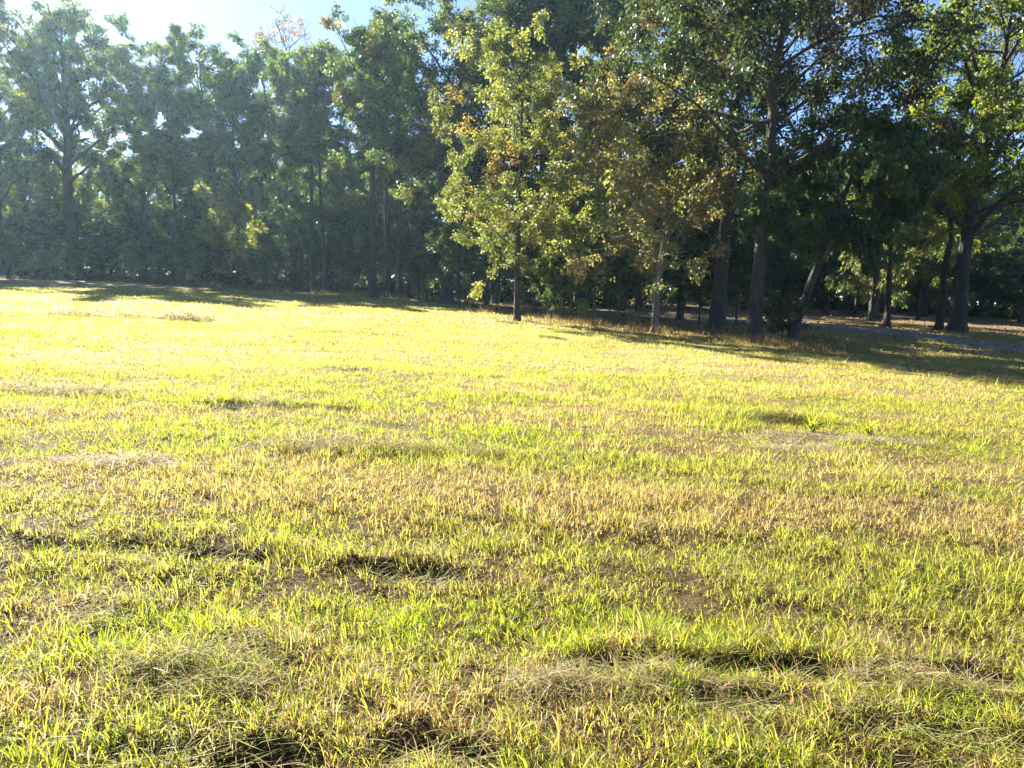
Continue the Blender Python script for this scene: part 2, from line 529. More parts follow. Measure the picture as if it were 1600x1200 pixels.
x, y = sector(9000, 1.3, 9); lay(x, y, 0.05, 0.2, 0.004, rng.uniform(0.0, 0.05, len(x)), PAL_STRAW)
# dead thatch between the tufts
PAL_THATCH = np.array([[0.13, 0.08, 0.042], [0.18, 0.12, 0.065], [0.085, 0.052, 0.03], [0.25, 0.19, 0.11]])
x, y = sector(34000, 1.3, 5); lay(x, y, 0.02, 0.08, 0.004, rng.uniform(0.002, 0.018, len(x)), PAL_THATCH, 1, 1.25)
x, y = sector(36000, 5, 13); lay(x, y, 0.03, 0.10, 0.008, rng.uniform(0.002, 0.02, len(x)), PAL_THATCH, 1, 1.2)
# small dark lumps of raked hay far out on the field
m_ = 260
lx_, ly_ = sector(m_, 8, 33)
lk = beyond_edge(lx_, ly_) < -3
lx_, ly_ = np.repeat(lx_[lk], 46), np.repeat(ly_[lk], 46)
q_ = rng.normal(0, 1, (len(lx_), 2)) * np.array([0.20, 0.07])
lay(lx_ + q_[:, 0], ly_ + q_[:, 1], 0.08, 0.22, 0.012, 0.05 + rng.random(len(lx_)) * 0.13 * np.exp(-(q_ ** 2).sum(1) * 20), np.array([[0.10, 0.075, 0.04], [0.07, 0.048, 0.026], [0.14, 0.115, 0.06]]))
# stalks in the ruts
for pts, w_, dp in RUTS:
    pts = np.array(pts); n = 260
    k = rng.integers(0, len(pts) - 1, n); t = rng.random(n)[:, None]
    q = pts[k] * (1 - t) + pts[k + 1] * t + rng.normal(0, w_ * 0.9, (n, 2))
    lay(q[:, 0], q[:, 1], 0.06, 0.24, 0.0045, rng.uniform(0.005, 0.04, n), PAL_HAY, 2)
for cx, cy_, rx, ry in PATCHES:
    n = 750
    aa = rng.uniform(0, 2 * pi, n); rr = np.sqrt(rng.random(n)) * 1.05
    lay(cx + rx * rr * np.cos(aa), cy_ + ry * rr * np.sin(aa), 0.06, 0.24, 0.008, rng.uniform(0.0, 0.035, n), np.array([[0.50, 0.44, 0.33], [0.40, 0.32, 0.21], [0.32, 0.25, 0.17]]), 1)
tag(link('cut_straw', straw.mesh('cut_straw'), M_STRAW), 'pale cut stalks strewn over the mown grass', kind='stuff')

# tall dry grass along the edge of the wood
dry = Soup()
n = 15000
px_ = rng.uniform(700, 1320, n)
py_ = np.interp(px_, [700, 800, 900, 1025, 1180, 1320], [480, 500, 508, 522, 536, 548]) - np.abs(rng.normal(0, 1, n)) * 11 + rng.normal(0, 3, n)
u_, v2 = (px_ - 800) / FPX, (600 - py_) / FPX
dz = -ps + v2 * pc + SLOPE * u_
tt = CAM_H / -dz
dx_, dy_ = u_ * tt, (pc + v2 * ps) * tt
keep = (fbm(dx_, dy_, 1.6, 91, 2) > 0.42) & (lane_dist(dx_, dy_) > 1.5)
dx_, dy_ = dx_[keep], dy_[keep]; n = len(dx_)
PAL_DRY = np.array([[0.34, 0.24, 0.12], [0.28, 0.19, 0.10], [0.22, 0.20, 0.09], [0.40, 0.31, 0.18]])
dry.add(*blades(dx_, dy_, ground_z(dx_, dy_) - 0.02, rng.uniform(0.08, 0.42, n) * (0.25 + 1.2 * fbm(dx_, dy_, 1.6, 95, 2)), rng.uniform(0.012, 0.026, n), rng.uniform(0, 6.28, n),
                np.abs(rng.normal(0.1, 0.15, n)), rng.uniform(0, 0.7, n), 2, PAL_DRY[rng.integers(0, 4, n)] * rng.uniform(0.4, 0.95, n)[:, None]))
n = 11000
px_ = rng.uniform(-330, 780, n); dep_ = np.abs(rng.normal(0, 1, n)) * 2.2 - 0.6
u_ = (px_ - 800) / FPX
py_ = np.interp(px_, [-300, 0, 150, 300, 450, 600, 700, 800], [424, 434, 438, 447, 456, 465, 474, 496])
v2 = (600 - py_) / FPX
tt = CAM_H / (ps - v2 * pc - SLOPE * u_)
dx_, dy_ = u_ * tt, (pc + v2 * ps) * tt
kk_ = 1 + dep_ / dy_; dx_, dy_ = dx_ * kk_, dy_ * kk_
keep = fbm(dx_, dy_, 2.2, 97, 2) > 0.36
dx_, dy_ = dx_[keep], dy_[keep]; n = len(dx_)
PAL_WEED = np.array([[0.10, 0.10, 0.04], [0.14, 0.11, 0.05], [0.07, 0.085, 0.03], [0.18, 0.14, 0.07]])
dry.add(*blades(dx_, dy_, ground_z(dx_, dy_) - 0.03, rng.uniform(0.15, 0.7, n) * (0.3 + 1.1 * fbm(dx_, dy_, 3.0, 99, 2)), rng.uniform(0.04, 0.09, n), rng.uniform(0, 6.28, n),
                np.abs(rng.normal(0.15, 0.2, n)), rng.uniform(0, 0.7, n), 2, PAL_WEED[rng.integers(0, 4, n)] * rng.uniform(0.6, 1.2, n)[:, None]))
tag(link('dry_grass', dry.mesh('dry_grass'), M_STRAW), 'tall dry brown grass along the edge of the wood', kind='stuff')

# ------------------------------------------------------------------ trees
def tubes(Pp, Rr, s):
    """Pp (B,n,3) centre lines, Rr (B,n) radii -> verts, quads"""
    B, n, _ = Pp.shape
    T = unit(np.gradient(Pp, axis=1))
    ref = np.array([0.31, 0.17, 0.93]); ref2 = np.array([0.9, -0.3, 0.1])
    use2 = (np.abs((T * ref).sum(-1)) > 0.95)[..., None]
    U = unit(np.cross(T, np.where(use2, ref2, ref)))
    W = np.cross(T, U)
    a = np.arange(s) * 2 * pi / s
    V = Pp[:, :, None, :] + Rr[:, :, None, None] * (np.cos(a)[:, None] * U[:, :, None, :] + np.sin(a)[:, None] * W[:, :, None, :])
    idx = np.arange(B * n * s).reshape(B, n, s)
    q = np.stack([idx[:, :-1], np.roll(idx, -1, 2)[:, :-1], np.roll(idx, -1, 2)[:, 1:], idx[:, 1:]], -1).reshape(-1, 4)
    return V.reshape(-1, 3), q

class Parts:
    def __init__(s): s.v = []; s.f = []; s.n = 0
    def add(s, v, f):
        s.v.append(v); s.f.append(f + s.n); s.n += len(v)
    def mesh(s, name): return np_mesh(name, np.concatenate(s.v), [np.concatenate(s.f)], None, True)

def lerp_poly(pts, t):
    n = len(pts) - 1
    k = np.clip((t * n).astype(int), 0, n - 1); f = (t * n - k)[:, None]
    return pts[k] * (1 - f) + pts[k + 1] * f

def leaves_mesh(rg, C, outward, L, col, droop, flat):
    n = len(C)
    d = unit(outward * 0.7 + rg.normal(0, 0.6, (n, 3)) + np.array([0, 0, -droop]))
    nn = rg.normal(0, 1, (n, 3)) + np.array([0, 0, flat])
    s = unit(np.cross(d, nn)); nn = np.cross(s, d)
    w = L * rg.uniform(0.24, 0.36, n)
    fold = L * rg.uniform(0.0, 0.14, n)
    m = C + d * (L * 0.48)[:, None] + nn * fold[:, None]
    V = np.stack([C, m - s * w[:, None], C + d * L[:, None] - np.array([0, 0, 1]) * (L * 0.12)[:, None], m + s * w[:, None]], 1).reshape(-1, 3)
    b = (np.arange(n) * 4)[:, None]
    F = np.concatenate([b + np.array([0, 2, 1]), b + np.array([0, 3, 2])])
    return V, F, np.concatenate([col, col])

SHAPES = {
    'oval':   lambda u: np.sqrt(np.clip(1 - (2 * u - 0.95) ** 2 * 0.9, 0.05, 1)),
    'spread': lambda u: np.clip(0.65 + 0.75 * u, 0, 1.0) * np.sqrt(np.clip(1.03 - np.clip(u - 0.45, 0, 1) ** 2 * 3.0, 0.05, 1)),
    'vase':   lambda u: np.clip(0.35 + 0.9 * u, 0, 1.05) * np.sqrt(np.clip(1.05 - np.clip(u - 0.6, 0, 1) ** 2 * 5, 0.05, 1)),
    'cone':   lambda u: np.clip(1.05 - 0.8 * u, 0.1, 1),
    'column': lambda u: np.clip(0.8 + 0.3 * np.sin(u * pi), 0, 1) * np.sqrt(np.clip(1.03 - np.clip(u - 0.6, 0, 1) ** 2 * 5.5, 0.05, 1)),
}

def tree_data(seed, H, R, cb, r0, shape='oval', path=None, n_limb=16, per_limb=6, leaves=220, leaf=0.16, sig=0.75, droop=0.35, flat=0.8,
              up=(0.25, 0.9), pal=(((0.06, 0.085, 0.02), 1),), trunk_frac=0.9, fork=0.0, bare=0.0, bias=(0, 0), var=0.3, limb_r=0.42, split=False):
    rg = np.random.default_rng(seed)
    prof = SHAPES[shape]
    if path is None:
        k = 9; t = np.linspace(0, 1, k)
        wx, wy = np.cumsum(rg.normal(0, 0.012 * H, k)), np.cumsum(rg.normal(0, 0.012 * H, k))
        wx -= wx[0]; wy -= wy[0]
        path = np.stack([wx * t, wy * t, t * H * trunk_frac], 1)
    else:
        path = np.array(path, float)
    tl = np.concatenate([[0], np.cumsum(np.linalg.norm(np.diff(path, axis=0), axis=1))]); tl /= tl[-1]
    nr = 34
    tt = np.linspace(0, 1, nr) ** 1.35
    ctr = np.stack([np.interp(tt, tl, path[:, k]) for k in range(3)], 1)
    hz = ctr[:, 2]
    rad_ = r0 * (np.clip(1 - tt, 0, 1) ** 0.75 * 0.93 + 0.05)
    flare = 0.75 * np.exp(-hz / (1.1 * r0 + 0.08))
    sides = 16
    ang = np.arange(sides) * 2 * pi / sides
    lob = 0.5 + 0.5 * np.cos(ang * 5 + rg.uniform(0, 6))
    lob2 = 0.085 * rg.normal(0, 1, (nr, sides)) + 0.05 * np.cos(ang * 3 + 1)
    rr = rad_[:, None] * (1 + flare[:, None] * (0.4 + 0.8 * lob) + lob2)
    ctr[0, 2] -= 0.25
    T = unit(np.gradient(ctr, axis=0)); U = unit(np.cross(T, np.array([0.05, 1, 0.02]))); W = np.cross(T, U)
    V = ctr[:, None] + rr[..., None] * (np.cos(ang)[:, None] * U[:, None] + np.sin(ang)[:, None] * W[:, None])
    idx = np.arange(nr * sides).reshape(nr, sides)
    q = np.stack([idx[:-1], np.roll(idx, -1, 1)[:-1], np.roll(idx, -1, 1)[1:], idx[1:]], -1).reshape(-1, 4)
    trunk = Parts(); trunk.add(V.reshape(-1, 3), q)
    top = path[-1, 2]
    pts_tr = np.stack([np.interp(np.linspace(0, 1, 60), tl, path[:, k]) for k in range(3)], 1)
    # limbs
    limbs = []
    centres = []; starts = []
    h = cb * H + (np.linspace(0, 1, n_limb) ** 1.1) * (top * 0.97 - cb * H) + rg.normal(0, 0.02 * H, n_limb)
    h = np.clip(h, 0.5 * cb * H, top * 0.98)
    az = np.arange(n_limb) * 2.39996 + rg.uniform(0, 6.28) + rg.normal(0, 0.35, n_limb)
    limb_parts = []
    for i in range(n_limb):
        ti = np.interp(h[i], pts_tr[:, 2], np.linspace(0, 1, 60))
        p0 = np.array([np.interp(ti, tl, path[:, k]) for k in range(3)])
        upk = rg.uniform(*up)
        un = np.clip((h[i] - cb * H) / ((1 - cb) * H), 0, 1)
        length = R * prof(np.clip(un + 0.15, 0, 1)) * rg.uniform(0.75, 1.1)
        ze = min(h[i] + upk * length + 0.15 * (H - h[i]) * rg.uniform(0.3, 1.2), H * 0.985)
        ue = np.clip((ze - cb * H) / ((1 - cb) * H), 0, 1)
        re = min(length, R * prof(ue) * rg.uniform(0.8, 1.05))
        dirv = np.array([math.cos(az[i]), math.sin(az[i]), 0])
        cx_, cy_ = path[-1, 0] * (1 - 0.0) * un, path[-1, 1] * un
        pe = np.array([p0[0] + dirv[0] * re + bias[0] * re, p0[1] + dirv[1] * re + bias[1] * re, ze])
        m = 8
        t = np.linspace(0, 1, m)[:, None]
        pl = p0 * (1 - t) + pe * t
        pl[:, 2] += (np.sin(t[:, 0] * pi) * 0.10 * re * rg.uniform(-0.6, 1.0)) + (t[:, 0] ** 2) * (-droop * 0.35 * re)
        pl[1:] += np.cumsum(rg.normal(0, 0.028 * re, (m - 1, 3)), axis=0)
        rb = max(0.02, r0 * limb_r * (1 - 0.65 * un) * rg.uniform(0.7, 1.15))
        rl = rb * (1 - np.linspace(0, 1, m) * 0.88)
        lp = Parts()
        lp.add(*tubes(pl[None], rl[None], 7))
        # boughs from the limb to each clump
        nc = max(2, int(round(per_limb * (0.55 + 0.6 * re / R))))
        s = rg.uniform(0.28, 1.0, nc) ** 0.8
        c = lerp_poly(pl, s) + rg.normal(0, 1, (nc, 3)) * np.array([0.17 * R, 0.17 * R, 0.13 * R]) * 1.0
        c[:, 2] = np.minimum(c[:, 2], H)
        b0 = lerp_poly(pl, np.clip(s - rg.uniform(0.12, 0.3, nc), 0.02, 1))
        tb = np.linspace(0, 1, 5)[None, :, None]
        bp = b0[:, None] * (1 - tb) + c[:, None] * tb
        bp[:, 1:4] += rg.normal(0, 0.05 * R * 0.5, (nc, 3, 3))
        br = (rb * 0.34 * (1 - s * 0.5))[:, None] * np.linspace(1, 0.25, 5)[None]
        lp.add(*tubes(bp, br, 4))
        centres.append(c); starts.append(b0)
        # twigs
        tw = 4
        dirs = unit(rg.normal(0, 1, (nc, tw, 3)) + unit(c - b0)[:, None] * 0.9)
        tl_ = rg.uniform(0.7, 1.35, (nc, tw, 1)) * sig
        te = c[:, None] + dirs * tl_
        tt3 = np.array([0, 0.5, 1.0])[None, None, :, None]
        tp = (c[:, None, None] * (1 - tt3) + te[:, :, None] * tt3)
        tp[:, :, 1] += rg.normal(0, 0.06 * sig, (nc, tw, 3))
        lp.add(*tubes(tp.reshape(-1, 3, 3), np.tile(np.array([0.016, 0.010, 0.004]) * (0.6 + H / 30), (nc * tw, 1)), 3))
        limb_parts.append((lp, c, te))
    # leaves
    C = []; O = []; K = []
    pal_c = np.array([p[0] for p in pal]); pal_w = np.array([p[1] for p in pal], float); pal_w /= pal_w.sum()
    for lp, c, te in limb_parts:
        nc, tw = te.shape[:2]
        for j in range(nc):
            if rg.random() < bare: continue
            nl = int(leaves * rg.uniform(0.55, 1.4))
            kk = rg.integers(0, tw, nl)
            u = rg.random(nl)[:, None] ** 0.7
            off = unit(rg.normal(0, 1, (nl, 3))) * (rg.random(nl)[:, None] ** 0.45)
            pos = c[j] * (1 - u) + te[j, kk] * u + off * np.array([0.48, 0.48, 0.34]) * sig
            C.append(pos); O.append(unit(pos - c[j] + 1e-4))
            base = pal_c[rg.choice(len(pal_c), p=pal_w)]
            mix = pal_c[rg.choice(len(pal_c), nl, p=pal_w)]
            K.append((0.72 * base + 0.28 * mix) * rg.uniform(1 - var, 1 + var, nl)[:, None] * rg.uniform(0.7, 1.3))
    C = np.concatenate(C); O = np.concatenate(O); K = np.concatenate(K)
    LV, LF, LC = leaves_mesh(rg, C, O, leaf * rg.uniform(0.6, 1.3, len(C)), K, droop, flat)
    name = 'tree%d' % seed
    crown = np_mesh(name + '_crown', LV, [LF], {'col': LC})
    crown.materials.append(M_LEAF)
    lms = []
    if split:
        for lp, _, _ in limb_parts: lms.append(lp.mesh(name + '_limb'))
    else:
        for lp, _, _ in limb_parts:
            for v, f in zip(lp.v, [f - 0 for f in lp.f]): pass
            vv = np.concatenate(lp.v); ff = np.concatenate(lp.f)
            trunk.add(vv, ff)
    return dict(trunk=trunk.mesh(name + '_trunk'), limbs=lms, crown=crown, H=H)

def plant(name, D, x, y, rot, sc, label, cat='tree', group=None, tint=(1, 1, 1), barkm=None, wide=1.0, z=None):
    z = float(ground_z(np.array([x]), np.array([y]))[0]) if z is None else z
    r = empty(name, (x, y, z), label, cat, group)
    r.rotation_euler = (0, 0, rot); r.scale = (sc * wide, sc * wide, sc)
    bm = barkm or M_BARK
    parts = [('trunk', D['trunk'])] + [('limb', m) for m in D['limbs']]
    for nm, me in parts:
        o = bpy.data.objects.new(nm, me); COL.objects.link(o); o.parent = r
        if not len(me.materials): me.materials.append(bm)
        if me.materials[0] != bm:
            o.material_slots[0].link = 'OBJECT'; o.material_slots[0].material = bm
    o = bpy.data.objects.new('crown', D['crown']); COL.objects.link(o); o.parent = r
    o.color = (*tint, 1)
    return r

# palettes (leaf reflectance)
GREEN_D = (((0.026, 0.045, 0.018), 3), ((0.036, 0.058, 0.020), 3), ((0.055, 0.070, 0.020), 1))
GREEN_M = (((0.033, 0.055, 0.019), 3), ((0.050, 0.074, 0.022), 3), ((0.085, 0.100, 0.026), 1.5), ((0.10, 0.075, 0.03), 0.4))
GREEN_Y = (((0.078, 0.095, 0.040), 3.5), ((0.105, 0.120, 0.046), 3), ((0.145, 0.145, 0.058), 1.6), ((0.165, 0.115, 0.050), 0.35))
BROWN = (((0.100, 0.080, 0.052), 3), ((0.13, 0.085, 0.050), 1), ((0.072, 0.078, 0.042), 4), ((0.11, 0.105, 0.052), 2))
OAKFALL = (((0.022, 0.037, 0.018), 4), ((0.034, 0.048, 0.020), 3), ((0.070, 0.050, 0.030), 0.9))
RUSTY = (((0.12, 0.085, 0.04), 2), ((0.08, 0.08, 0.025), 3), ((0.15, 0.09, 0.045), 1))

# shared kinds of wood tree
OAK = [tree_data(101 + i, 22, 5.6, 0.37, 0.34, 'vase' if i % 2 == 0 else 'oval', n_limb=17, per_limb=6, leaves=300, leaf=0.25, sig=0.80, up=(0.35, 1.15), pal=GREEN_M, bare=0.06) for i in range(3)]
SLIM = [tree_data(111 + i, 21, 3.9, 0.42, 0.23, 'column', n_limb=17, per_limb=5, leaves=260, leaf=0.26, sig=0.80, up=(0.4, 1.3), pal=GREEN_M, bare=0.10) for i in range(2)]
MID = [tree_data(121 + i, 13, 4.2, 0.14, 0.17, 'oval', n_limb=17, per_limb=5, leaves=230, leaf=0.26, sig=0.85, up=(0.1, 0.7), pal=GREEN_M if i else GREEN_D) for i in range(2)]
SAP = [tree_data(131 + i, 6, 1.9, 0.16, 0.055, 'oval', n_limb=14, per_limb=4, leaves=110, leaf=0.20, sig=0.48, up=(0.2, 0.8), pal=GREEN_M if i == 0 else GREEN_Y) for i in range(2)]
BUSH = [tree_data(141, 2.2, 1.3, 0.06, 0.035, 'oval', n_limb=14, per_limb=3, leaves=80, leaf=0.15, sig=0.32, up=(0.4, 1.0), pal=GREEN_Y)]

def stand(kind, px, py, top, rot, label, name='oak_tree', cat='tree', group=None, tint=(1, 1, 1), barkm=None, wide=1.0, behind=0.0):
    x, y = at(px, py)
    k = 1 + behind / y
    x, y = x * k, y * k
    z = float(ground_z(np.array([x]), np.array([y]))[0])
    H = height_to(x, y, top) - z
    return plant(name, kind, x, y, rot, H / kind['H'], label, cat, group, tint, barkm, wide, z)

# --- the wood on the left: its front row, left to right
LG = 'trees of the front row of the wood'
BIGOAK = tree_data(201, 24, 8.2, 0.40, 0.62, 'vase', path=[(0, 0, 0), (0.1, 0, 4), (0.0, 0, 9), (0.3, 0, 13), (0.2, 0, 17), (0.5, 0.3, 21)], n_limb=24, per_limb=8, leaves=280, leaf=0.27, sig=0.98, up=(0.4, 1.4), pal=GREEN_M, bare=0.03, limb_r=0.5)
stand(BIGOAK, 116, 437, 26, 0.4, 'broad spreading oak with thick forked trunk, tallest in the hazy wood', group=LG, tint=(1.4, 1.35, 1.05))
stand(OAK[0], -70, 432, 100, 1.0, 'oak half cut off by the picture edge beside the broad spreading oak', group=LG, tint=(1.4, 1.35, 1.05))
stand(OAK[1], 10, 434, 112, 3.0, 'dense oak on the outer side of the broad spreading oak', group=LG, tint=(1.4, 1.35, 1.05), behind=5)
stand(OAK[2], 226, 441, 74, 2.1, 'oak with open fork between the broad oak and the twin crowns', group=LG, tint=(1.4, 1.35, 1.05), behind=3)
stand(OAK[0], 342, 447, 50, 4.0, 'upright oak with fan of fine limbs, green crown against sky', group=LG, tint=(1.4, 1.35, 1.05))
stand(SLIM[0], 415, 450, 66, 0.7, 'narrow oak with lower rounded top beside the fan limbed oak', group=LG, tint=(1.4, 1.35, 1.05))
stand(SLIM[1], 376, 450, 84, 3.3, 'slim dark trunk between the fan limbed oak and the narrow oak', group=LG, tint=(1.4, 1.35, 1.05))
stand(SLIM[0], 277, 445, 100, 2.4, 'slim tree between the open forked oak and the fan limbed oak', group=LG, tint=(1.4, 1.35, 1.05))
SPARSE = tree_data(202, 22, 3.6, 0.45, 0.24, 'column', n_limb=16, per_limb=6, leaves=46, leaf=0.17, sig=0.75, up=(0.6, 1.6), pal=RUSTY, bare=0.25)
stand(SPARSE, 462, 452, 20, 0.2, 'sparse rusty topped tree with thin see-through crown', 'thin_crowned_tree', group=LG, tint=(1.3, 1.0, 0.9), behind=4)
stand(SLIM[1], 489, 455, 62, 2.2, 'dark straight tree just beside the rusty sparse one', group=LG, tint=(1.4, 1.35, 1.05))
stand(SLIM[0], 508, 457, 76, 5.0, 'slender dark trunked tree in front of the pale outbuilding', group=LG, tint=(1.4, 1.35, 1.05))
stand(OAK[1], 583, 467, 8, 0.9, 'tall oak with straight dark trunk and highest rounded crown mid wood', group=LG, tint=(1.4, 1.35, 1.05))
stand(SLIM[1], 607, 461, 60, 3.6, 'slim trunk standing between the tall oak and its neighbour', group=LG, tint=(1.4, 1.35, 1.05))
stand(SLIM[0], 625, 465, 52, 1.6, 'straight slim tree at the edge of the sunlit gap', group=LG, tint=(1.4, 1.35, 1.05))
TWIN = tree_data(203, 22, 5.4, 0.24, 0.42, 'vase', path=[(0, 0, 0), (0.15, 0, 3), (0.5, 0, 7), (0.9, 0.2, 12), (1.3, 0.2, 16), (1.5, 0.1, 20)], n_limb=22, per_limb=8, leaves=230, leaf=0.2, sig=0.85, up=(0.2, 1.2), pal=GREEN_M, bare=0.04)
stand(TWIN, 697, 476, -25, 0.3, 'stout leaning tree with dark limbs above the sunlit gap', group=LG, tint=(1.15, 1.1, 1))
stand(SAP[0], 718, 482, 300, 0.3, 'dark bushy young tree at foot of the stout leaning tree', 'young_tree', tint=(.8, .9, .9))

# young growth in front of and between them
YG = 'young trees along the front of the wood'
for i, (px, py, top, k, lab, pale) in enumerate([
    (22, 436, 330, 0, 'pale stemmed sapling closest to the picture edge by the wood', 1),
    (70, 436, 350, 1, 'bushy sapling at the foot of the broad spreading oak, outer side', 0),
    (118, 440, 345, 0, 'pale stemmed sapling right before the broad oak trunk', 1),
    (165, 439, 330, 0, 'leafy sapling on the inner side of the broad oak trunk', 0),
    (208, 442, 340, 1, 'pale stemmed sapling below the open forked oak', 1),
    (255, 444, 350, 0, 'dark bushy sapling between open forked oak and fan limbed oak', 0),
    (300, 447, 330, 1, 'pale leaning sapling beside the fan limbed oak', 1),
    (375, 450, 300, 1, 'sapling with bright yellow leaves beyond the fan limbed oak', 0),
    (397, 452, 345, 1, 'thin sapling below the narrow round topped oak', 1),
    (430, 455, 330, 0, 'bushy sapling below the sparse rusty tree', 0),
    (552, 465, 360, 0, 'sapling with bare lower stem next to tall oak trunk', 0),
    (655, 470, 350, 1, 'spreading sapling overhanging the sunlit gap', 0),
]):
    stand(SAP[k], px, py, top + (35 if px != 375 else 0), i * 1.7, lab, 'sapling', 'sapling', YG, ((1.6, 1.5, 0.8) if px == 375 else (0.85, 0.9, 0.9)), M_PALE if pale else None, 1.05)

# trees deeper in the wood: nothing tells one from another; rows added unseen past the left frame block the sun
DG = 'trees deep in the wood behind the front row'
r2 = random.Random(5)
for px in range(-820, 760, 36):
    base = np.interp(px, [-820, -420, 0, 300, 600, 760], [425, 424, 433, 447, 464, 476])
    stand(MID[r2.randrange(2)], px + r2.uniform(-12, 12), base, r2.uniform(190, 265), r2.uniform(0, 6), 'unseen tall oak left of the frame, added to shade the field', 'wood_tree', group=DG, tint=r2.choice([(0.9, 0.95, 0.9), (1.5, 1.45, 1.0), (1.9, 1.7, 1.0)]), wide=r2.uniform(1.0, 1.25), behind=r2.uniform(12, 42))
for px in list(range(-820, 100, 62)) + [190, 330, 470, 660]:
    base = np.interp(px, [-820, -420, 0, 300, 600, 760], [425, 424, 433, 447, 464, 476])
    stand(MID[r2.randrange(2)], px + r2.uniform(-12, 12), base, r2.uniform(285, 335), r2.uniform(0, 6), 'unseen tall oak left of the frame, added to shade the field', 'wood_tree', group=DG, tint=(0.8, 0.88, 0.9), wide=r2.uniform(1.1, 1.4), behind=r2.uniform(8, 15))

for px in (-20, 50, -110):  # extra oaks, partly out of frame, added to deepen the shade on the field
    stand(OAK[r2.randrange(3)], px, 433, 118, r2.uniform(0, 6), 'unseen tall oak left of the frame, added to shade the field', 'wood_tree', group=DG, behind=r2.uniform(5, 9))
for px in (-190, -280, -370):  # unseen oaks left of the frame, added to cast shade on the field
    stand(OAK[r2.randrange(3)], px, 430, 45, r2.uniform(0, 6), 'unseen tall oak left of the frame, added to shade the field', 'wood_tree', group=DG, behind=r2.uniform(2, 8))

# --- the clump in the middle
YEL = tree_data(301, 13.6, 3.9, 0.17, 0.15, 'oval', path=[(0, 0, 0), (0.0, 0, 3), (0.15, 0, 6), (0.2, 0, 9), (0.3, 0.1, 12)], n_limb=28, per_limb=6, leaves=280, leaf=0.125, sig=0.60, up=(-0.05, 0.8), droop=0.35, pal=GREEN_Y, split=True, limb_r=0.34)
stand(YEL, 808, 501, 36, 0.2, 'sunlit yellow green tree with slim straight trunk at wood edge', 'yellow_green_tree', tint=(1.3, 1.25, 1.05))
bx, by = at(1022, 517)
_z0 = 0
def pth(pix, x0, y0):
    z0 = float(ground_z(np.array([x0]), np.array([y0]))[0])
    out = []
    for px, py in pix:
        z = height_to(x0, y0, py)
        depth = y0 * pc - (z - CAM_H) * ps
        out.append(((px - 800) / FPX * depth - x0, 0.0, z - z0))
    out[0] = (0, 0, 0)
    return out
pb = pth([(1022, 517), (1026, 470), (1032, 420), (1040, 360), (1043, 310), (1040, 275), (1024, 245), (1000, 200), (975, 160), (960, 120)], bx, by)
BRN = tree_data(302, pb[-1][2] + 0.6, 3.3, 0.27, 0.135, 'spread', path=pb, n_limb=30, per_limb=6, leaves=110, leaf=0.125, sig=0.52, up=(-0.55, 0.7), droop=0.4, pal=BROWN, bias=(-0.25, 0), split=True, limb_r=0.45, bare=0.05)
plant('brown_leaved_tree', BRN, bx, by, 0, 1, 'pale crooked trunk bending over, thin brown and orange leaves', barkm=M_PALE, tint=(1.75, 1.75, 1.6))
BIGLEAF = tree_data(303, 6.6, 2.6, 0.2, 0.06, 'oval', n_limb=22, per_limb=5, leaves=100, leaf=0.22, sig=0.5, droop=0.9, up=(0.0, 0.6), pal=GREEN_Y, split=True)
stand(BIGLEAF, 928, 499, 265, 1.0, 'small tree with large drooping leaves and pale slim stem', 'large_leaved_tree', barkm=M_PALE, tint=(1.9, 1.9, 1.6), wide=1.1)
stand(SAP[0], 975, 505, 395, 2.6, 'dark young tree between large leaved tree and crooked pale trunk', 'young_tree', tint=(.95, .95, .95))
stand(SAP[0], 868, 500, 400, 4.2, 'young tree between yellow green tree and large leaved tree', 'young_tree', tint=(.9, .95, .95))
stand(MID[1], 835, 494, 262, 2.2, 'dark trunked lower tree right behind the yellow green tree', tint=(1.1, 1.1, 1), behind=2)
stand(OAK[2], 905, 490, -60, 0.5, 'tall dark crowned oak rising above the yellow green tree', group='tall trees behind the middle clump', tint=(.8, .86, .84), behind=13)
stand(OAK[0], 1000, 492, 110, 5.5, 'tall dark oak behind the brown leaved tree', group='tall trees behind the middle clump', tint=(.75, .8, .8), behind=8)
for px, bh, tp in ((775, 16, -15), (850, 12, -70), (955, 16, -40)):
    stand(OAK[r2.randrange(3)], px, 488, tp, r2.uniform(0, 6), {775: 'tall dark oak whose top shows over the outer side of the yellow green tree', 850: 'highest dark oak straight behind the yellow green tree', 955: 'tall dark oak between yellow green and brown leaved trees, far behind'}[px], group='tall trees behind the middle clump', tint=(.9, .95, .9), behind=bh)
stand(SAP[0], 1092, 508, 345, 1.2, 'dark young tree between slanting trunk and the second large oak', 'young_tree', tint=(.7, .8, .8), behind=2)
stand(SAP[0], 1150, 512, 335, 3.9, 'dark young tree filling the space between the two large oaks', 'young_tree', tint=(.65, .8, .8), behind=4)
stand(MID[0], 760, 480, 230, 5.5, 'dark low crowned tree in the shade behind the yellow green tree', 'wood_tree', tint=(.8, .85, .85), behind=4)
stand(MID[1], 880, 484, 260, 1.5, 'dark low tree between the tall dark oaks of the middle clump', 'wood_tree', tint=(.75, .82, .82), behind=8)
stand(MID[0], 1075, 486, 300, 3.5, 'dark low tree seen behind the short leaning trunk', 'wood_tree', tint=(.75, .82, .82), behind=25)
stand(SLIM[1], 1062, 503, 10, 1.0, 'dark slanting trunk between crooked pale trunk and large oak', group='tall trees behind the middle clump', tint=(.8, .85, .8))

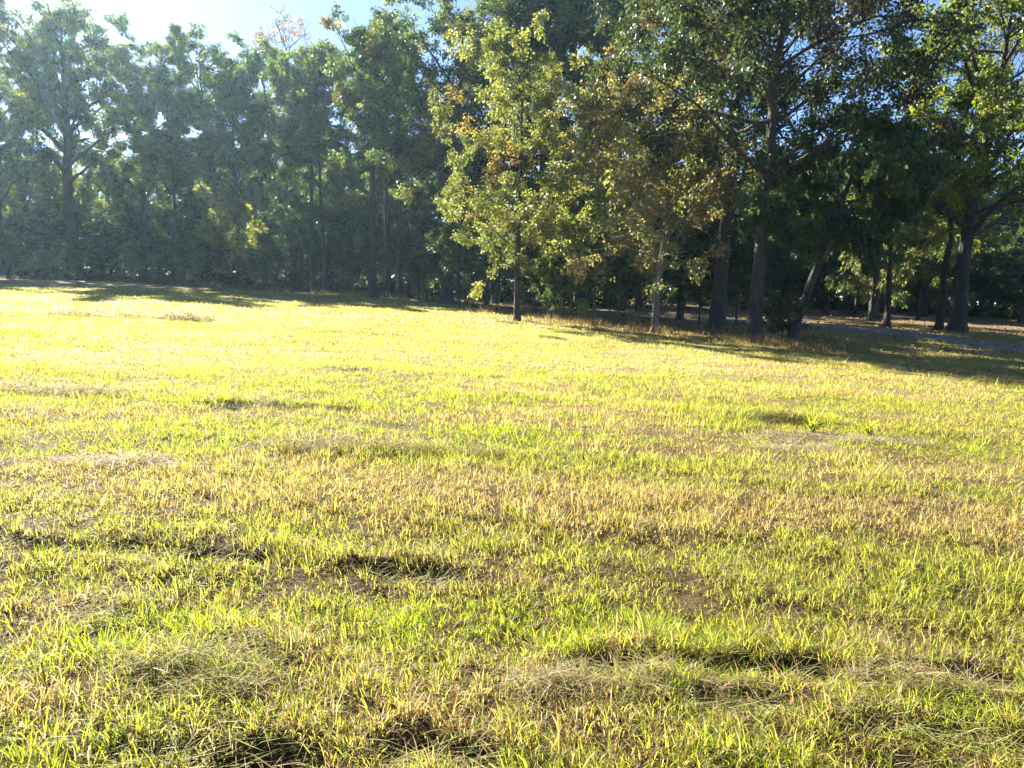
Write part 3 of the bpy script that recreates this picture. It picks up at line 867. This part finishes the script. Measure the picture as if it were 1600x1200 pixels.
# --- the two large oaks
ox, oy = at(1120, 513)
po = pth([(1120, 513), (1124, 460), (1130, 400), (1138, 330), (1146, 250), (1150, 150), (1168, 40), (1178, -80), (1185, -200)], ox, oy)
OAKB = tree_data(304, po[-1][2] + 1.5, 5.6, 0.27, 0.31, 'spread', path=po, n_limb=32, per_limb=8, leaves=220, leaf=0.15, sig=0.70, up=(0.05, 0.6), pal=OAKFALL, split=True, bare=0.10)
plant('oak_tree', OAKB, ox, oy, 0, 1, 'large oak with flared dark trunk leaning, second of the two by the lane')
ox, oy = at(1178, 529)
po = pth([(1178, 529), (1182, 470), (1186, 420), (1195, 330), (1204, 220), (1212, 120), (1226, 20), (1240, -100), (1250, -230)], ox, oy)
OAKA = tree_data(305, po[-1][2] + 1.5, 5.8, 0.30, 0.235, 'spread', path=po, n_limb=34, per_limb=8, leaves=220, leaf=0.14, sig=0.66, up=(0.0, 0.5), pal=OAKFALL, split=True, bare=0.12)
plant('oak_tree', OAKA, ox, oy, 0, 1, 'nearest large oak with tall rough trunk and spreading dark crown over the field edge')
dx0, dy0 = at(1238, 532)
pd = pth([(1238, 532), (1250, 490), (1268, 440), (1290, 380), (1318, 310), (1345, 240), (1365, 185)], dx0, dy0)
DROOP = tree_data(306, pd[-1][2] + 1.4, 2.9, 0.36, 0.16, 'oval', path=pd, n_limb=26, per_limb=6, leaves=130, leaf=0.17, sig=0.5, droop=0.9, up=(-0.15, 0.45), flat=0.2, pal=GREEN_D, split=True, limb_r=0.36)
plant('drooping_tree', DROOP, dx0, dy0, 0, 1, 'leaning short trunked tree with dark green drooping foliage beside the nearest oak', tint=(0.95, 1.1, 1.1))
stand(BUSH[0], 1222, 530, 468, 0.4, 'dark green shrub at the foot of the nearest oak', 'shrub', 'shrub', tint=(.45, .6, .6))

# --- the trees over the lawn on the right
RO = tree_data(307, 16.5, 6.4, 0.28, 0.34, 'spread', path=[(0, 0, 0), (0.05, 0, 3), (0.3, 0, 6), (0.8, 0, 9), (1.2, 0, 12), (1.4, 0, 15)], n_limb=30, per_limb=8, leaves=145, leaf=0.185, sig=0.68, up=(0.05, 0.8), pal=GREEN_M, split=True, limb_r=0.45)
stand(RO, 1495, 521, -60, 0, 'thickest trunked oak on the lawn with sunlit light green crown', tint=(2.1, 1.9, 1.2))
stand(OAK[2], 1467, 518, 90, 2.0, 'oak with slimmer trunk close beside the thickest trunked one', tint=(1.7, 1.6, 1.1), wide=0.9)
stand(OAK[1], 1385, 514, 190, 4.0, 'dark straight trunk on the lawn behind the drooping tree', tint=(1.3, 1.3, 1))
LOWB = tree_data(308, 9, 3.4, 0.16, 0.30, 'oval', n_limb=16, per_limb=5, leaves=140, leaf=0.19, sig=0.6, droop=0.7, up=(-0.1, 0.5), pal=GREEN_Y)
stand(LOWB, 1364, 503, 250, 1.0, 'low branched tree with sunlit pale leaves reaching near the ground', 'low_branched_tree', wide=0.85)
stand(OAK[0], 1660, 524, -40, 1.0, 'oak at the outer edge of the lawn, trunk outside the picture', tint=(1.7, 1.6, 1.1))
stand(MID[1], 1435, 503, 270, 0.4, 'small sunlit tree far behind the lawn oaks', 'lawn_tree', tint=(1.4, 1.3, 1), behind=6)
RG = 'trees of the far wood beyond the lawn'
for px in range(820, 2100, 30):
    base = np.interp(px, [820, 1040, 1300, 1600, 2050], [474, 480, 489, 503, 522])
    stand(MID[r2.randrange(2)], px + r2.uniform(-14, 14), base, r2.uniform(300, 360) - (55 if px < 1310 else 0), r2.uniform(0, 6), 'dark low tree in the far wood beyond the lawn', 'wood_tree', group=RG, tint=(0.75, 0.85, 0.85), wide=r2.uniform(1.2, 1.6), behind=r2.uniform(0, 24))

for px in range(1000, 1560, 42):
    base = np.interp(px, [1040, 1300, 1600], [480, 489, 503])
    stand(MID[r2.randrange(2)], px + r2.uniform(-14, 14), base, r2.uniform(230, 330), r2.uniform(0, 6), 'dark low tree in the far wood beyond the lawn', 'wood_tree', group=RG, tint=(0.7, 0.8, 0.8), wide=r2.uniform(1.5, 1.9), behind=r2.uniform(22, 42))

# undergrowth of the wood: a low leafy mass behind the edge
def leaf_mass(name, label, pts_fn, n, leaf, pal, seed, mat=None):
    rg = np.random.default_rng(seed)
    c = pts_fn(rg, n)
    palc = np.array([p[0] for p in pal])
    V, F, K = leaves_mesh(rg, c, unit(rg.normal(0, 1, (n, 3))), leaf * rg.uniform(0.6, 1.4, n), palc[rg.integers(0, len(palc), n)] * rg.uniform(0.7, 1.2, n)[:, None], 0.3, 0.6)
    tag(link(name, np_mesh(name, V, [F], {'col': K}), mat or M_LEAF), label, kind='stuff')
def under(rg, n):
    m = n // 60
    px = rg.uniform(-300, 1700, m); dep = np.abs(rg.normal(0, 1, m)) * 14 + 6
    bs = np.interp(px, [-300, 0, 300, 600, 760, 900, 1100, 1300, 1700], [424, 433, 447, 464, 474, 480, 482, 487, 505])
    x = np.empty(m); y = np.empty(m)
    for i in range(m):
        x[i], y[i] = at(px[i], bs[i]); k = 1 + dep[i] / y[i]; x[i] *= k; y[i] *= k
    hgt = rg.uniform(0.5, 3.4, m) * np.clip(fbm(x, y, 9, 123, 2) * 1.8 - 0.2, 0.2, 1.3)
    c = np.stack([x, y, ground_z(x, y)], 1)
    k = np.repeat(np.arange(m), 60)[:n]
    o = rg.normal(0, 1, (len(k), 3)) * np.array([0.8, 0.8, 0.0]); o[:, 2] = rg.random(len(k)) * hgt[k]
    out = c[k] + o
    return np.concatenate([out, out[:n - len(out)]]) if len(out) < n else out
leaf_mass('undergrowth', 'dark leafy undergrowth on the floor of the wood', under, 40000, 0.35, GREEN_D, 77, M_MATTE)
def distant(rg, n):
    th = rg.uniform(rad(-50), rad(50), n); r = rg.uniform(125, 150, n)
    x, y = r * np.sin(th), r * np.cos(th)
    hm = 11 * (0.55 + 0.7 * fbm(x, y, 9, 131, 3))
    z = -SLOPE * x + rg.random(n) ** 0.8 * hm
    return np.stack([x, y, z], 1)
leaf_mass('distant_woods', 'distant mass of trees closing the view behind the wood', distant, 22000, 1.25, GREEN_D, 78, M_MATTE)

# fallen leaves on the ground under the trees
n = 9000
lx_, ly_ = sector(n, 22, 62)
k_ = (beyond_edge(lx_, ly_) > -3) | ((lx_ > 5) & (ly_ > 20))
lx_, ly_ = lx_[k_], ly_[k_]; n = len(lx_)
rgl = np.random.default_rng(12)
PAL_LIT = np.array([[0.24, 0.14, 0.06], [0.30, 0.20, 0.09], [0.16, 0.09, 0.045], [0.34, 0.26, 0.12]])
V, F, K = leaves_mesh(rgl, np.stack([lx_, ly_, ground_z(lx_, ly_) + rgl.uniform(0.01, 0.06, n)], 1), unit(rgl.normal(0, 1, (n, 3)) * np.array([1, 1, 0.1])), rgl.uniform(0.10, 0.2, n), PAL_LIT[rgl.integers(0, 4, n)], 0.0, 3.0)
tag(link('fallen_leaves', np_mesh('fallen_leaves', V, [F], {'col': K}), M_MATTE), 'brown fallen leaves on the ground under the trees', kind='stuff')

# --- small things in the wood
sx, sy = at(505, 452); k = 1 + 26 / sy; sx, sy = sx * k, sy * k
sz = float(ground_z(np.array([sx]), np.array([sy]))[0])
def box(cx, cy, cz, lx, ly, lz):
    v = np.array([[x, y, z] for z in (-.5, .5) for y in (-.5, .5) for x in (-.5, .5)]) * [lx, ly, lz] + [cx, cy, cz]
    f = np.array([[0, 2, 3, 1], [4, 5, 7, 6], [0, 1, 5, 4], [2, 6, 7, 3], [0, 4, 6, 2], [1, 3, 7, 5]])
    return v, f
shed = empty('outbuilding', (sx, sy, sz), 'pale grey outbuilding glimpsed between dark trunks in the wood', 'shed')
shed.rotation_euler = (0, 0, 0.2)
b_ = Parts(); b_.add(*box(0, 0, 1.5, 5.0, 4.0, 3.4)); link('wall', b_.mesh('shed_wall'), M_SIDING, shed)
hw, hl, zz = 2.35, 2.9, 3.18
rv = np.array([[-hl, -hw, zz], [hl, -hw, zz], [hl, hw, zz], [-hl, hw, zz], [-hl, 0, zz + 1.4], [hl, 0, zz + 1.4]])
me = np_mesh('shed_roof', rv, [np.array([[0, 1, 5, 4], [2, 3, 4, 5], [0, 3, 2, 1]]), np.array([[0, 4, 3], [1, 2, 5]])]); link('roof', me, M_ROOF, shed)
b_ = Parts(); b_.add(*box(0.9, -2.03, 1.0, 0.95, 0.06, 2.05)); link('door', b_.mesh('shed_door'), M_DARKWOOD, shed)

def stump(px, py, r, h, label, seed, behind=0):
    x, y = at(px, py); k = 1 + behind / y; x *= k; y *= k
    z = float(ground_z(np.array([x]), np.array([y]))[0])
    rg = np.random.default_rng(seed); s = 14
    zs = np.array([-0.15, 0.0, 0.12, 0.3 * h, 0.7 * h, h]); rs = r * np.array([1.5, 1.35, 1.12, 1.0, 0.95, 0.93])
    ang = np.arange(s) * 2 * pi / s
    lob = 1 + 0.09 * np.cos(ang * 4 + 1) + rg.normal(0, 0.03, s)
    V = np.stack([np.outer(rs, lob * np.cos(ang)), np.outer(rs, lob * np.sin(ang)), np.repeat(zs[:, None], s, 1) + np.where(np.arange(6)[:, None] == 5, rg.normal(0, 0.03, s)[None], 0)], -1).reshape(-1, 3)
    idx = np.arange(6 * s).reshape(6, s)
    q = np.stack([idx[:-1], np.roll(idx, -1, 1)[:-1], np.roll(idx, -1, 1)[1:], idx[1:]], -1).reshape(-1, 4)
    V = np.concatenate([V, [[0, 0, h + 0.01]]])
    t = np.stack([idx[5], np.roll(idx[5], -1), np.full(s, len(V) - 1)], 1)
    o = link('tree_stump', np_mesh('stump', V, [q, t], None, False), M_DARKWOOD)
    o.location = (x, y, z)
    return tag(o, label, 'stump')
stump(665, 462, 0.38, 0.62, 'dark reddish stump on the sunlit ground in the gap', 3, 3)
stand(BUSH[0], 651, 461, 442, 0.4, 'bright yellow shrub beside the dark stump in the gap', 'shrub', 'shrub', tint=(1.8, 1.6, 0.8), behind=2)
stand(BUSH[0], 476, 455, 443, 1.4, 'tiny yellow shrub in front of the wood below the rusty tree', 'shrub', 'shrub', tint=(1.9, 1.7, 0.8))

# clumps of cut hay lying on the field, and two weeds by the worn patch
def hay(px, py, lx, ly, hh, label, seed, pal=PAL_HAY, n=600):
    x, y = at(px, py); z = float(ground_z(np.array([x]), np.array([y]))[0])
    rg = np.random.default_rng(seed)
    a_ = rg.uniform(0, 6.28, n); rr = np.sqrt(rg.random(n))
    bx_, by_ = lx * 1.25 * rr * np.cos(a_), ly * 1.25 * rr * np.sin(a_)
    kp = fbm(bx_ + 9 * seed, by_ * 1.6, 0.35 * lx + 0.05, seed, 3) + 0.25 * (1 - rr) > 0.47
    bx_, by_, rr = bx_[kp], by_[kp], rr[kp]; n = len(bx_)
    bz = (1 - rr ** 2) * hh * rg.random(n) + 0.01 - SLOPE * bx_
    sp = Soup()
    w0 = 0.0024 + 0.0008 * math.hypot(x, y)
    sp.add(*blades(bx_, by_, bz, rg.uniform(0.06, 0.2, n), w0 * rg.uniform(0.6, 1.1, n), rg.uniform(0, 6.28, n), rg.normal(1.35, 0.25, n), rg.uniform(0, 0.5, n), 2, pal[rg.integers(0, len(pal), n)] * rg.uniform(0.65, 1.2, n)[:, None]))
    o = link('hay_clump', sp.mesh('hay_clump'), M_STRAW); o.location = (x, y, z + 0.01)
    return tag(o, label, 'hay clump', 'clumps of cut hay on the field')
hay(300, 1055, 0.24, 0.09, 0.045, 'matted grey green hay clump beside the dark hollow in the near grass', 1)
hay(345, 1090, 0.17, 0.06, 0.04, 'rounded hay clump lying just before the matted grey green one', 11)
hay(1000, 1070, 0.30, 0.10, 0.06, 'pale flat hay clump under the long dark rut', 2, PAL_STRAW)
hay(870, 1080, 0.16, 0.06, 0.05, 'little heap of blond straw in the near grass', 12, PAL_STRAW, 400)
hay(1420, 1075, 0.26, 0.09, 0.06, 'tangled straw clump below the shaded end of the long rut', 3, PAL_STRAW)
hay(440, 633, 1.1, 0.25, 0.12, 'long dark hay windrow crossing the mid field', 4, PAL_HAY * 0.55, 1700)
hay(590, 706, 0.9, 0.16, 0.08, 'pale green hay streak across the middle of the field', 5, PAL_HAY, 1300)
hay(90, 612, 1.5, 0.25, 0.10, 'faded windrow at the picture edge of the mid field', 6, PAL_STRAW, 1600)
hay(1225, 655, 0.5, 0.2, 0.12, 'dark hay heap behind the worn straw patch', 7, PAL_HAY * 0.6, 900)
hay(150, 492, 1.7, 0.5, 0.2, 'brown hay heap far out on the field before the shaded wood edge', 8, PAL_HAY * 0.35, 1500)
hay(290, 498, 0.7, 0.4, 0.25, 'small dark hay heap far out beyond the brown one', 9, PAL_HAY * 0.3, 1100)
hay(560, 520, 1.2, 0.4, 0.2, 'dark hay heap far out below the tall oak', 10, PAL_HAY * 0.6, 700)
def weed(px, py, label, seed, n=60):
    x, y = at(px, py); z = float(ground_z(np.array([x]), np.array([y]))[0])
    rg = np.random.default_rng(seed); sp = Soup()
    az = rg.uniform(0, 6.28, n)
    sp.add(*blades(rg.normal(0, .02, n), rg.normal(0, .02, n), np.zeros(n), rg.uniform(0.15, 0.36, n), rg.uniform(0.012, 0.02, n), az, rg.uniform(0.2, 0.7, n), rg.uniform(0.3, 0.9, n), 3, G_GREEN[rg.integers(0, 3, n)] * rg.uniform(0.8, 1.2, n)[:, None]))
    o = link('grass_tuft', sp.mesh('grass_tuft'), M_GRASS); o.location = (x, y, z)
    return tag(o, label, 'grass tuft', 'tall grass tufts by the worn patch')
weed(1268, 672, 'tall green grass tuft behind the middle of the worn straw patch', 1)
weed(1357, 678, 'spreading green grass tuft at the far end of the worn straw patch', 2)

# ------------------------------------------------------------------ haze: air that the low sun lights up
HAZE = 0.00024
if HAZE:
    v_, f_ = box(0, 60, 0, 480, 220, 1)
    lo, hi = -SLOPE * 240 - 2.5, 34.0
    v_[:, 2] = np.where(v_[:, 2] < 0, lo, hi)
    m, nt, out = new_mat('haze')
    pv = nt.nodes.new('ShaderNodeVolumePrincipled')
    pv.inputs['Color'].default_value = (0.50, 0.78, 1.0, 1)
    pv.inputs['Density'].default_value = HAZE
    pv.inputs['Anisotropy'].default_value = 0.6
    nt.links.new(pv.outputs[0], out.inputs['Volume'])
    hz = link('haze', np_mesh('haze', v_, [f_]), m)
    tag(hz, 'thin sunlit haze over the field and in the wood', kind='stuff')
